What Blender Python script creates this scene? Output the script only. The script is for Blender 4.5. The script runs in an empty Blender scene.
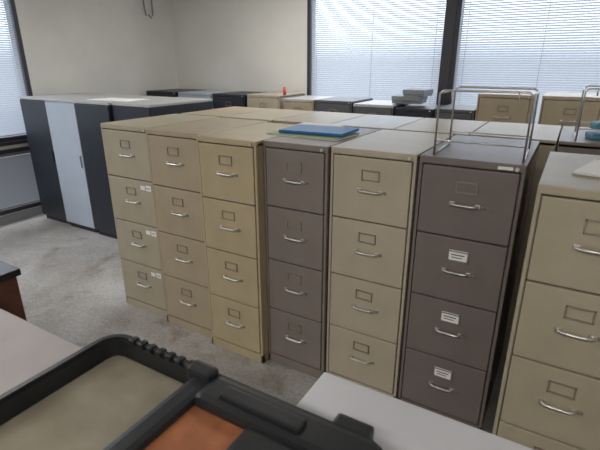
import bpy, bmesh, math, random
from mathutils import Vector, Matrix
random.seed(4)
S=bpy.context.scene
S.view_settings.view_transform='Standard'
S.view_settings.look='None'
# ---------------- materials
def mat(name,col,rough=.5,metal=0,noise=.0,nscale=6,bump=0,bscale=80,spec=.5,col2=None,detail=6):
    m=bpy.data.materials.new(name); m.use_nodes=True
    nt=m.node_tree; b=nt.nodes['Principled BSDF']
    b.inputs['Roughness'].default_value=rough; b.inputs['Metallic'].default_value=metal
    b.inputs['Specular IOR Level'].default_value=spec
    b.inputs['Base Color'].default_value=(*col,1)
    tc=nt.nodes.new('ShaderNodeTexCoord')
    if noise>0 or col2:
        n=nt.nodes.new('ShaderNodeTexNoise'); n.inputs['Scale'].default_value=nscale; n.inputs['Detail'].default_value=detail
        nt.links.new(tc.outputs['Object'],n.inputs['Vector'])
        r=nt.nodes.new('ShaderNodeValToRGB')
        r.color_ramp.elements[0].position=.32; r.color_ramp.elements[1].position=.68
        c2=col2 if col2 else tuple(c*(1+noise) for c in col)
        c1=col if col2 else tuple(c*(1-noise) for c in col)
        r.color_ramp.elements[0].color=(*c1,1); r.color_ramp.elements[1].color=(*c2,1)
        nt.links.new(n.outputs['Fac'],r.inputs['Fac']); nt.links.new(r.outputs['Color'],b.inputs['Base Color'])
    if bump>0:
        n2=nt.nodes.new('ShaderNodeTexNoise'); n2.inputs['Scale'].default_value=bscale
        nt.links.new(tc.outputs['Object'],n2.inputs['Vector'])
        bp=nt.nodes.new('ShaderNodeBump'); bp.inputs['Strength'].default_value=bump; bp.inputs['Distance'].default_value=.01
        nt.links.new(n2.outputs['Fac'],bp.inputs['Height']); nt.links.new(bp.outputs['Normal'],b.inputs['Normal'])
    return m
P={}
R=.38
P['A']=mat('paint_beige_a',(.395,.350,.262),R,noise=.06,bump=.04,spec=.45)
P['B']=mat('paint_tan_b',(.39,.322,.225),R,noise=.06,bump=.04,spec=.45)
P['C']=mat('paint_yellow_tan',(.43,.352,.222),R,noise=.06,bump=.04,spec=.45)
P['D']=mat('paint_taupe_d',(.21,.175,.157),R,noise=.06,bump=.04,spec=.45)
P['E']=mat('paint_putty_e',(.43,.375,.285),R,noise=.06,bump=.04,spec=.45)
P['F']=mat('paint_brown_taupe',(.172,.142,.132),R,noise=.06,bump=.04,spec=.45)
P['G']=mat('paint_olive_beige',(.36,.315,.228),R,noise=.06,bump=.04,spec=.45)
P['K']=mat('paint_charcoal',(.09,.092,.10),.45,noise=.05)
P['N']=mat('paint_black',(.018,.021,.030),.4,noise=.05)
P['W']=mat('paint_bluish_white',(.40,.45,.52),.45,noise=.04)
P['T']=mat('paint_light_grey_top',(.42,.42,.41),.38,noise=.04)
M_dark=mat('gap_dark',(.03,.028,.025),.7)
M_chrome=mat('brushed_chrome',(.62,.61,.58),.36,1,noise=.1,nscale=30)
M_steel=mat('bronze_steel',(.30,.26,.21),.45,.6)
M_card=mat('label_card',(.80,.80,.78),.7)
M_ink=mat('ink_grey',(.12,.12,.14),.7)
M_wall=mat('wall_paint',(.76,.745,.70),.7,noise=.05,nscale=1.4,bump=.06,bscale=40)
M_wallL=mat('wall_paint_left',(.74,.73,.69),.7,noise=.07,nscale=1.4,bump=.06,bscale=40)
M_ceil=mat('ceiling_tile',(.75,.75,.73),.9,noise=.03)
M_frame=mat('window_frame_bronze',(.035,.035,.045),.4)
M_black=mat('black_plastic',(.012,.013,.015),.38,noise=.1,bump=.08,bscale=200)
M_wood=mat('wood_orange',(.25,.085,.032),.5,noise=.3,nscale=14)
M_brown=mat('wood_brown',(.10,.038,.022),.45,noise=.25,nscale=10)
M_tan=mat('felt_tan',(.19,.165,.12),.9,col2=(.31,.285,.22),nscale=5,detail=8)
M_white=mat('laminate_white',(.54,.54,.57),.35,noise=.02)
M_pink=mat('laminate_mauve',(.32,.28,.27),.5,noise=.06)
M_blue=mat('folder_blue',(.02,.16,.42),.5)
M_teal=mat('plastic_teal',(.07,.24,.32),.45)
M_red=mat('plastic_red',(.6,.03,.03),.4)
M_green=mat('folder_green',(.28,.36,.16),.6)
M_paper=mat('paper',(.8,.8,.78),.8)
M_wire=mat('wire_steel',(.60,.60,.59),.3,.9)
M_grey=mat('box_grey',(.22,.235,.25),.6)

# ---------------- mesh helpers
def box(bm,x0,x1,y0,y1,z0,z1,mi=0,bev=0):
    vs=[bm.verts.new((x,y,z)) for x in (x0,x1) for y in (y0,y1) for z in (z0,z1)]
    f=[(0,1,3,2),(4,6,7,5),(0,4,5,1),(2,3,7,6),(0,2,6,4),(1,5,7,3)]
    fs=[bm.faces.new([vs[i] for i in q]) for q in f]
    for a in fs: a.material_index=mi
    if bev>0:
        es=list({e for a in fs for e in a.edges})
        r=bmesh.ops.bevel(bm,geom=es,offset=bev,segments=2,affect='EDGES',profile=.6)
        for a in r['faces']: a.material_index=mi
def tube(bm,pts,r,mi=0,n=8,closed=False):
    pts=[Vector(p) for p in pts]; rings=[]; N=len(pts)
    for i,p in enumerate(pts):
        if closed: t=pts[(i+1)%N]-pts[i-1]
        else: t=pts[min(i+1,N-1)]-pts[max(i-1,0)]
        t.normalize()
        up=Vector((0,0,1)) if abs(t.z)<.9 else Vector((0,1,0))
        a=t.cross(up).normalized(); b=a.cross(t).normalized()
        rings.append([bm.verts.new(p+a*r*math.cos(k*2*math.pi/n)+b*r*math.sin(k*2*math.pi/n)) for k in range(n)])
    for i in range(N if closed else N-1):
        A=rings[i];B=rings[(i+1)%N]
        for k in range(n):
            f=bm.faces.new([A[k],A[(k+1)%n],B[(k+1)%n],B[k]]); f.material_index=mi; f.smooth=True
    if not closed:
        for Rr in (rings[0],rings[-1]):
            f=bm.faces.new(Rr); f.material_index=mi
def finish(bm,name,mats,loc=(0,0,0),rot=0,parent=None):
    bmesh.ops.recalc_face_normals(bm,faces=bm.faces)
    me=bpy.data.meshes.new(name); bm.to_mesh(me); bm.free()
    for m in mats: me.materials.append(m)
    o=bpy.data.objects.new(name,me); S.collection.objects.link(o)
    o.location=loc; o.rotation_euler=(0,0,rot)
    if parent: o.parent=parent
    return o

# ---------------- filing cabinet (origin = front left bottom, faces -Y)
def cabinet(x,y,w,paint,d=.67,H=1.32,nd=4,rot=0,cards=(),stick=(),plate=False,name='filing_cabinet',top=None,lw=.088,hw=.105,lo=.0,lab=.26,han=.50,rz=0):
    bm=bmesh.new()
    box(bm,0,w,.02,d,.0,H-.012,0,.003)
    box(bm,0,w,.0035,d,H-.03,H,5,.004)           # top cap
    box(bm,.016,w-.016,.014,.024,.06,H-.035,1)    # dark backing, paints the shadow into the drawer gaps
    box(bm,0,.013,.004,.03,0,H-.02,0,.002); box(bm,w-.013,w,.004,.03,0,H-.02,0,.002)
    box(bm,.0,w,.004,.03,0,.055,0,.002)
    z1=H-.036; z0=.06; dh=(z1-z0)/nd
    for i in range(nd):
        zt=z1-i*dh; zb=zt-dh+.007
        box(bm,.018,w-.018,0,.018,zb,zt,0,.004)
        cx=w/2+lo
        lz=zt-dh*lab; h=.05
        L=lw
        box(bm,cx-L/2,cx+L/2,-.004,.002,lz+h/2-.006,lz+h/2,2,.001)
        box(bm,cx-L/2,cx+L/2,-.004,.002,lz-h/2,lz-h/2+.006,2,.001)
        box(bm,cx-L/2,cx-L/2+.006,-.004,.002,lz-h/2,lz+h/2,2,.001)
        box(bm,cx+L/2-.006,cx+L/2,-.004,.002,lz-h/2,lz+h/2,2,.001)
        if i in cards:
            box(bm,cx-L/2+.004,cx+L/2-.004,-.0025,.001,lz-h/2+.004,lz+h/2+.002,3)
            box(bm,cx-L*.33,cx+L*.3,-.0035,-.002,lz+.004,lz+.009,4)
            box(bm,cx-L*.3,cx+L*.2,-.0035,-.002,lz-.008,lz-.004,4)
        hz=zt-dh*han; a=hw/2
        pts=[(cx-a,0,hz),(cx-a+.002,-.010,hz),(cx-a+.012,-.017,hz)]+[(cx+t*a,-.019,hz) for t in (-.5,0,.5)]+[(cx+a-.012,-.017,hz),(cx+a-.002,-.010,hz),(cx+a,0,hz)]
        tube(bm,pts,.0062,6)
        box(bm,cx-a-.010,cx-a+.012,-.005,.001,hz-.008,hz+.010,6,.002)
        box(bm,cx+a-.012,cx+a+.010,-.005,.001,hz-.008,hz+.010,6,.002)
        box(bm,cx+a+.014,cx+a+.026,-.007,.001,hz-.004,hz+.008,2,.002)
        if i in stick:
            box(bm,w-.075,w-.03,-.0012,.002,zt-.06,zt-.025,3)
            box(bm,w-.068,w-.04,-.002,-.0008,zt-.045,zt-.040,4)
            box(bm,w-.125,w-.085,-.0012,.002,zt-.058,zt-.03,3)
    tube(bm,[(w-.03,.004,H-.018),(w-.03,-.006,H-.018)],.008,6,10)
    if plate:
        box(bm,w-.1,w-.045,-.001,.004,H-.024,H-.012,3)
    return finish(bm,name,[P[paint],M_dark,M_steel,M_card,M_ink,P[top or paint],M_chrome],(x,y,0),rot+rz)
# front row
cabinet(-2.615,1.89,.44,'A',stick=(1,2,3),plate=False)
cabinet(-2.163,1.86,.428,'B')
cabinet(-1.722,1.815,.395,'C')
cabinet(-1.318,1.865,.368,'D')
cabinet(-.942,1.882,.408,'E')
cabinet(-.522,1.885,.41,'F',cards=(1,2,3),plate=True)
cabinet(-.053,1.60,.385,'G',cards=())
cabinet(.342,1.60,.40,'E')
cabinet(.752,1.62,.40,'D')
# second row, backs to the first (faces +Y)
xs=-2.60; cols=['B','E','A','G','E','A','D','E','G','A']
for i,c in enumerate(cols):
    w=.42
    y0=2.60+ (0.0 if i<6 else -.02)
    cabinet(xs+w,y0+.67+random.uniform(-.01,.02),w,c,rot=math.pi,top=('T' if i in(3,) else None))
    xs+=w+.008
# back row against the window wall
def back(x,w,c,H=1.32,top=None,cards=()): cabinet(x,4.50,w,c,d=.6,H=H,cards=cards,top=top)
back(-5.12,.56,'N'); back(-4.52,.55,'W'); back(-3.93,.5,'N'); back(-3.39,.46,'E',1.33); 
back(-2.88,.4,'B',1.30,top='T'); back(-2.46,.44,'K',1.30); back(-2.0,.44,'K',1.28,top='T'); back(-1.54,.38,'N',1.26); back(-1.14,.36,'K',1.27)
back(-.765,.45,'B',1.42); back(-.24,.45,'B',1.42); back(.24,.45,'B',1.42)

# ---------------- storage units at left
def storage(x,w,c,y=2.72,d=.8,H=1.35):
    bm=bmesh.new()
    box(bm,0,w,.012,d,.05,H-.02,0,.004)
    box(bm,-.0,w,0,d+.01,H-.022,H,1,.004)
    box(bm,.02,w-.02,.03,d-.02,0,.05,2)
    box(bm,.006,w-.006,0,.014,.06,H-.03,0,.003)
    box(bm,w-.04,w-.03,-.012,.002,.7,.82,3,.002)
    finish(bm,'storage_cabinet',[P[c],P['T'],M_dark,M_black if c=='N' else M_grey],(x,y,0))
storage(-5.03,.475,'N'); storage(-4.55,.48,'W',2.70); storage(-4.06,.49,'N',2.69); storage(-3.56,.48,'N',2.72)
def sheet_stack(name,x,y,z,w,d,h,m,rot=0,n=1,m2=None):
    bm=bmesh.new()
    for i in range(n):
        o=random.uniform(-.006,.006)
        box(bm,-w/2+o,w/2+o,-d/2-o,d/2-o,i*h/n,(i+.85)*h/n,i%2 if m2 else 0,min(.0008,h/n/4))
    return finish(bm,name,[m]+([m2] if m2 else []),(x,y,z),rot)
sheet_stack('paper_sheets',-3.75,2.95,1.351,.5,.3,.006,M_paper,.1,2)
sheet_stack('manila_folder',-1.19,2.16,1.321,.43,.27,.008,M_paper,-.06,2,M_green)
sheet_stack('blue_binder',-1.18,2.21,1.330,.37,.25,.018,M_blue,.05,3)
sheet_stack('paper_sheets',-1.30,2.46,1.321,.28,.14,.012,M_paper,.1,3)
sheet_stack('paper_sheets',.18,1.93,1.321,.22,.28,.012,M_paper,-.25,3)

# ---------------- wire hanging-file frames
def wire_frame(x,y,z,w,d,h):
    bm=bmesh.new(); r=.0042
    def bend(a,b,c,k=.018):
        a,b,c=map(Vector,(a,b,c)); u=(a-b).normalized()*k; v=(c-b).normalized()*k
        return [b+u,b+u*.35+v*.35,b+v]
    for yy in (0,d):
        p=[(0,yy,0)]+bend((0,yy,0),(0,yy,h),(w,yy,h))+bend((0,yy,h),(w,yy,h),(w,yy,0))+[(w,yy,0)]
        tube(bm,p,r)
        tube(bm,[(0,yy,.06),(w,yy,.06)],r*.8)
    for xx in (.0,w):
        tube(bm,[(xx,0,h-.012),(xx,d,h-.012)],r); tube(bm,[(xx,0,r),(xx,d,r)],r)
    for xx in (.05,w-.05):
        tube(bm,[(xx,-.012,h+.004),(xx,-.012,h-.03),(xx,.004,h-.03)],r*.8)
    finish(bm,'wire_file_frame',[M_wire],(x,y,z),.02)
wire_frame(-.475,1.93,1.321,.345,.30,.262)
wire_frame(.04,2.64,1.321,.33,.3,.25)
bm=bmesh.new()
box(bm,-.11,.11,-.06,.06,0,.03,0,.008); box(bm,-.10,.10,-.05,.05,.045,.085,0,.014); box(bm,-.02,.02,-.045,.045,.02,.06,1,.004)
finish(bm,'hole_punch',[M_teal,M_black],(.20,2.80,1.321),.3)
def docbox(x,y,z,w,d,h,m,rot=0):
    bm=bmesh.new(); box(bm,0,w,0,d,0,h,0,.003); box(bm,-.006,w+.006,-.006,d+.006,h-.04,h+.004,0,.002)
    box(bm,w*.35,w*.65,-.0015,.002,h*.35,h*.5,1)
    finish(bm,'document_box',[m,M_dark],(x,y,z),rot)
docbox(-1.62,4.62,1.29,.30,.3,.07,M_grey,.1); docbox(-1.52,4.66,1.365,.22,.22,.06,M_grey,-.15)
bm=bmesh.new(); tube(bm,[(0,0,0),(0,0,.07)],.018,0,12); tube(bm,[(0,0,.07),(0,0,.09)],.01,0,12)
finish(bm,'red_bottle',[M_red,M_card],(-2.93,4.62,1.331))

# ---------------- tables near the camera
def table(name,x0,x1,y0,y1,z,m,leg,th=.03):
    bm=bmesh.new(); box(bm,x0,x1,y0,y1,z-th,z,0,.004)
    for a in (x0+.04,x1-.08):
        for b in (y0+.04,y1-.08): box(bm,a,a+.04,b,b+.04,0,z-th,1,.003)
    box(bm,x0+.06,x1-.06,y1-.075,y1-.055,z-th-.09,z-th,1); box(bm,x0+.06,x1-.06,y0+.055,y0+.075,z-th-.09,z-th,1)
    finish(bm,name,[m,leg])
table('white_desk',-.545,.75,.32,1.08,.75,M_white,M_grey)
table('work_table',-2.35,-.60,.0,.765,.75,M_pink,M_grey)
bm=bmesh.new()
box(bm,-3.2,-2.54,.86,1.16,0,.56,0,.003); box(bm,-3.22,-2.52,.84,1.18,.56,.60,1,.005)
box(bm,-3.1,-2.67,.852,.862,.08,.5,0,.003); tube(bm,[(-2.95,.852,.4),(-2.95,.83,.4),(-2.82,.83,.4),(-2.82,.852,.4)],.006,1)
finish(bm,'wooden_pedestal',[M_brown,M_black])

# ---------------- open black plastic case
def rrect(x0,x1,y0,y1,r,n=6):
    out=[]
    for cx,cy,a in ((x1-r,y1-r,0),(x0+r,y1-r,90),(x0+r,y0+r,180),(x1-r,y0+r,270)):
        for k in range(n+1):
            t=math.radians(a+90*k/n); out.append((cx+r*math.cos(t),cy+r*math.sin(t)))
    return out
def ring(bm,x0,x1,y0,y1,r,t,z0,z1,mi=0):
    O=rrect(x0,x1,y0,y1,r); I=rrect(x0+t,x1-t,y0+t,y1-t,max(r-t,.01)); n=len(O)
    V=[[bm.verts.new((p[0],p[1],z)) for p in L] for L,z in ((O,z0),(O,z1),(I,z1),(I,z0))]
    for j in range(4):
        A=V[j];B=V[(j+1)%4]
        for k in range(n):
            f=bm.faces.new([A[k],A[(k+1)%n],B[(k+1)%n],B[k]]); f.material_index=mi
bm=bmesh.new()
X0,X1,Y0,Y1=-1.07,-.19,.22,.725; Z=.75
ring(bm,X0+.015,X1-.015,Y0+.015,Y1-.015,.06,.012,Z,Z+.17)
ring(bm,X0,X1,Y0,Y1,.07,.028,Z+.15,Z+.18)
ring(bm,X0+.007,X1-.007,Y0+.007,Y1-.007,.065,.015,Z+.18,Z+.19)
box(bm,X0+.02,X1-.02,Y0+.02,Y1-.02,Z+.0,Z+.012,0)
box(bm,X0+.026,-.70,Y0+.026,Y1-.026,Z+.012,Z+.13,1,.012)
box(bm,-.72,-.655,Y0+.02,Y1-.02,Z+.01,Z+.19,0,.018)
box(bm,-.66,-.46,Y0+.03,Y1-.105,Z+.012,Z+.172,2,.008)
box(bm,-.66,-.22,Y1-.11,Y1-.015,Z+.01,Z+.20,0,.018)
box(bm,-.50,-.21,Y0+.03,Y1-.03,Z+.01,Z+.188,0,.014)
for k in range(7):
    box(bm,-.98+k*.036,-.960+k*.036,Y1-.030,Y1-.002,Z+.178,Z+.195,0,.006)
box(bm,-.74,-.66,Y1-.05,Y1-.006,Z+.17,Z+.21,0,.012)
box(bm,-.34,-.25,Y1-.02,Y1+.025,Z+.11,Z+.195,0,.010)
box(bm,-.325,-.265,Y1+.018,Y1+.034,Z+.13,Z+.18,3,.004)
box(bm,-.60,-.38,Y1-.085,Y1-.045,Z+.195,Z+.208,0,.006)
finish(bm,'plastic_tool_case',[M_black,M_tan,M_wood,M_dark])

# ---------------- room shell
XL,XR,YB,YF,HC=-5.22,4.2,5.22,-3.4,2.9
def slab(name,x0,x1,y0,y1,z0,z1,m):
    bm=bmesh.new(); box(bm,x0,x1,y0,y1,z0,z1); return finish(bm,name,[m])
def floor_mat():
    m=bpy.data.materials.new('worn_carpet_floor'); m.use_nodes=True; nt=m.node_tree; b=nt.nodes['Principled BSDF']
    tc=nt.nodes.new('ShaderNodeTexCoord')
    def nz(s,d=8,ro=.6,dist=0):
        n=nt.nodes.new('ShaderNodeTexNoise'); n.inputs['Scale'].default_value=s; n.inputs['Detail'].default_value=d; n.inputs['Roughness'].default_value=ro; n.inputs['Distortion'].default_value=dist
        nt.links.new(tc.outputs['Object'],n.inputs['Vector']); return n
    def ramp(src,p0,c0,p1,c1):
        r=nt.nodes.new('ShaderNodeValToRGB'); r.color_ramp.elements[0].position=p0; r.color_ramp.elements[1].position=p1
        r.color_ramp.elements[0].color=(*c0,1); r.color_ramp.elements[1].color=(*c1,1); nt.links.new(src.outputs['Fac'],r.inputs['Fac']); return r
    def mul(a,bb):
        mx=nt.nodes.new('ShaderNodeMix'); mx.data_type='RGBA'; mx.blend_type='MULTIPLY'; mx.inputs['Factor'].default_value=1
        nt.links.new(a,mx.inputs['A']); nt.links.new(bb,mx.inputs['B']); return mx.outputs['Result']
    a=nz(1.6,9,.62,.3); r=ramp(a,.36,(.25,.225,.195),.64,(.40,.388,.372))
    c=nz(45,8,.7); r2=ramp(c,.34,(.74,.73,.71),.66,(1.12,1.12,1.12))
    s=nz(3.1,6,.65,.4); r3=ramp(s,.30,(.62,.58,.52),.44,(1,1,1))
    nt.links.new(mul(mul(r.outputs['Color'],r2.outputs['Color']),r3.outputs['Color']),b.inputs['Base Color']); b.inputs['Roughness'].default_value=.72
    bp=nt.nodes.new('ShaderNodeBump'); bp.inputs['Strength'].default_value=.25; bp.inputs['Distance'].default_value=.008
    nt.links.new(c.outputs['Fac'],bp.inputs['Height']); nt.links.new(bp.outputs['Normal'],b.inputs['Normal'])
    return m
slab('floor',XL-.2,XR+.2,YF-.2,YB+.2,-.1,0,floor_mat())
slab('ceiling',XL-.2,XR+.2,YF-.2,YB+.2,HC,HC+.1,M_ceil)
slab('wall_right',XR,XR+.15,YF,YB,0,HC,M_wall)
slab('wall_front',XL,XR,YF-.15,YF,0,HC,M_wall)
ZS,ZT=.88,2.62
def wall_open(name,axis,a0,a1,f0,f1,ops,m,low=False):
    bm=bmesh.new()
    def bx(p,q,z0,z1):
        if axis=='x': box(bm,p,q,f0,f1,z0,z1)
        else: box(bm,f0,f1,p,q,z0,z1)
    cur=a0
    for p,q in ops:
        bx(cur,p,0,HC); bx(p,q,ZT,HC); cur=q
        if low: bx(p,q,0,.10); bx(p,q,.80,ZS)
        else: bx(p,q,0,ZS)
    bx(cur,a1,0,HC)
    return finish(bm,name,[m])
opsB=[(-2.97,.50),(.62,3.6)]
wall_open('wall_back','x',XL-.15,XR+.15,YB,YB+.15,opsB,M_wall)
opsL=[(-2.6,-.4),(.2,2.98)]
wall_open('wall_left','y',YF,YB,XL-.15,XL,opsL,M_wallL,True)
def blind_mat(name,dc,tc_,f):
    m=bpy.data.materials.new(name); m.use_nodes=True; nt=m.node_tree; nt.nodes.clear()
    o=nt.nodes.new('ShaderNodeOutputMaterial'); d=nt.nodes.new('ShaderNodeBsdfDiffuse'); t=nt.nodes.new('ShaderNodeBsdfTranslucent'); mx=nt.nodes.new('ShaderNodeMixShader')
    d.inputs[0].default_value=(*dc,1); t.inputs[0].default_value=(*tc_,1); mx.inputs[0].default_value=f
    nt.links.new(d.outputs[0],mx.inputs[1]); nt.links.new(t.outputs[0],mx.inputs[2]); nt.links.new(mx.outputs[0],o.inputs[0]); return m
M_blind=blind_mat('blind_vinyl',(.60,.63,.68),(.46,.50,.56),.34)
M_blindShade=blind_mat('blind_vinyl_shaded',(.30,.31,.33),(.2,.21,.23),.15)  # lower blinds: same vinyl, dim light from dark ground put into its colour
def window(idx,axis,a0,a1,f,sgn,zs=ZS,zt=ZT,angd=44,bm_=None):
    bm=bmesh.new()
    def bx(p,q,u0,u1,z0,z1,mi=0,bev=0):
        lo,hi=sorted((f+sgn*u0,f+sgn*u1))
        if axis=='x': box(bm,p,q,lo,hi,z0,z1,mi,bev)
        else: box(bm,lo,hi,p,q,z0,z1,mi,bev)
    t=.045
    bx(a0,a0+t,-.005,.13,zs,zt); bx(a1-t,a1,-.005,.13,zs,zt); bx(a0,a1,-.005,.13,zs,zs+t); bx(a0,a1,-.005,.13,zt-t,zt)
    bx(a0+t,a1-t,.02,.05,zt-t-.04,zt-t,1); bx(a0+t,a1-t,.022,.045,zs+t+.004,zs+t+.022,1)
    z=zs+t+.035; ang=math.radians(angd); hw=.0135
    while z<zt-t-.045:
        c=.034; du=hw*math.cos(ang); dz=hw*math.sin(ang)
        q=[(a0+t+.004,c-du,z-dz),(a1-t-.004,c-du,z-dz),(a1-t-.004,c+du,z+dz),(a0+t+.004,c+du,z+dz)]
        vs=[]
        for p,u,zz in q:
            vs.append(bm.verts.new((p,f+sgn*u,zz) if axis=='x' else (f+sgn*u,p,zz)))
        fc=bm.faces.new(vs); fc.material_index=1
        z+=.0225
    n=max(2,int((a1-a0)/.6))
    for k in range(n+1):
        p=a0+t+.08+(a1-a0-2*t-.16)*k/n
        bx(p-.002,p+.002,.014,.018,zs+t,zt-t,1)
    finish(bm,'window_%d'%idx,[M_frame,bm_ or M_blind])
window(1,'x',-2.97,-1.27,YB,1); window(2,'x',-1.20,.50,YB,1); window(3,'x',.62,3.6,YB,1)
slab('trim_1',-1.27,-1.20,YB-.01,YB+.13,ZS,ZT,M_frame)
window(4,'y',.2,2.98,XL,-1); window(5,'y',-2.6,-.4,XL,-1)
window(6,'y',.2,2.98,XL,-1,.10,.80,62,M_blindShade); window(7,'y',-2.6,-.4,XL,-1,.10,.80,62,M_blindShade)
slab('trim_2',-3.0,.55,YB-.06,YB,ZS-.03,ZS,M_white)
slab('trim_3',XL,XL+.05,.15,3.0,ZS-.035,ZS,M_frame)
slab('baseboard_left',XL,XL+.012,YF,YB,0,.09,M_grey)
bm=bmesh.new(); tube(bm,[(XL+.02,4.68,2.9),(XL+.02,4.70,2.4),(XL+.02,4.72,2.28)],.008); tube(bm,[(XL+.02,4.84,2.9),(XL+.02,4.84,2.30),(XL+.02,4.80,2.26),(XL+.02,4.76,2.30)],.008)
finish(bm,'hanging_cable',[M_grey])

# ---------------- added ceiling lights, out of view, to brighten the room
M_emit=bpy.data.materials.new('fill_diffuser'); M_emit.use_nodes=True
b=M_emit.node_tree.nodes['Principled BSDF']; b.inputs['Emission Color'].default_value=(1,.97,.92,1); b.inputs['Emission Strength'].default_value=3
def fill_panel(x,y,e):
    bm=bmesh.new(); box(bm,-.6,.6,-.15,.15,HC-.07,HC,0,.01); box(bm,-.57,.57,-.12,.12,HC-.078,HC-.068,1,.002)
    finish(bm,'added_fill_panel',[M_white,M_emit],(x,y,0))
    l=bpy.data.lights.new('added_fill_light','AREA'); l.shape='RECTANGLE'; l.size=1.1; l.size_y=.25; l.energy=e; l.color=(1,.965,.91)
    o=bpy.data.objects.new('added_fill_light',l); S.collection.objects.link(o); o.location=(x,y,HC-.09)
for x,y,e in ((-2.6,-1.2,38),(0.2,-1.2,46),(2.6,-1.2,20),(-3.6,1.4,16),(-2.6,3.9,26),(1.4,3.6,16)): fill_panel(x,y,e)

# ---------------- world
w=bpy.data.worlds.new('sky'); S.world=w; w.use_nodes=True; nt=w.node_tree; bg=nt.nodes['Background']
tc=nt.nodes.new('ShaderNodeTexCoord'); sx=nt.nodes.new('ShaderNodeSeparateXYZ'); r=nt.nodes.new('ShaderNodeValToRGB')
nt.links.new(tc.outputs['Generated'],sx.inputs[0]); nt.links.new(sx.outputs['Z'],r.inputs['Fac'])
r.color_ramp.elements[0].position=0; r.color_ramp.elements[0].color=(.16,.18,.20,1)
r.color_ramp.elements[1].position=.7; r.color_ramp.elements[1].color=(.88,.94,1.06,1)
e=r.color_ramp.elements.new(.06); e.color=(.44,.50,.57,1)
nt.links.new(r.outputs['Color'],bg.inputs['Color']); bg.inputs['Strength'].default_value=5.6

# ---------------- camera
c=bpy.data.cameras.new('camera'); c.sensor_width=36; c.lens=27; c.clip_start=.02
c.dof.use_dof=True; c.dof.focus_distance=2.6; c.dof.aperture_fstop=4.0
co=bpy.data.objects.new('camera',c); S.collection.objects.link(co)
co.location=(0,0,1.69); co.rotation_euler=(math.radians(90-19.89),0,math.radians(30.5))
S.camera=co
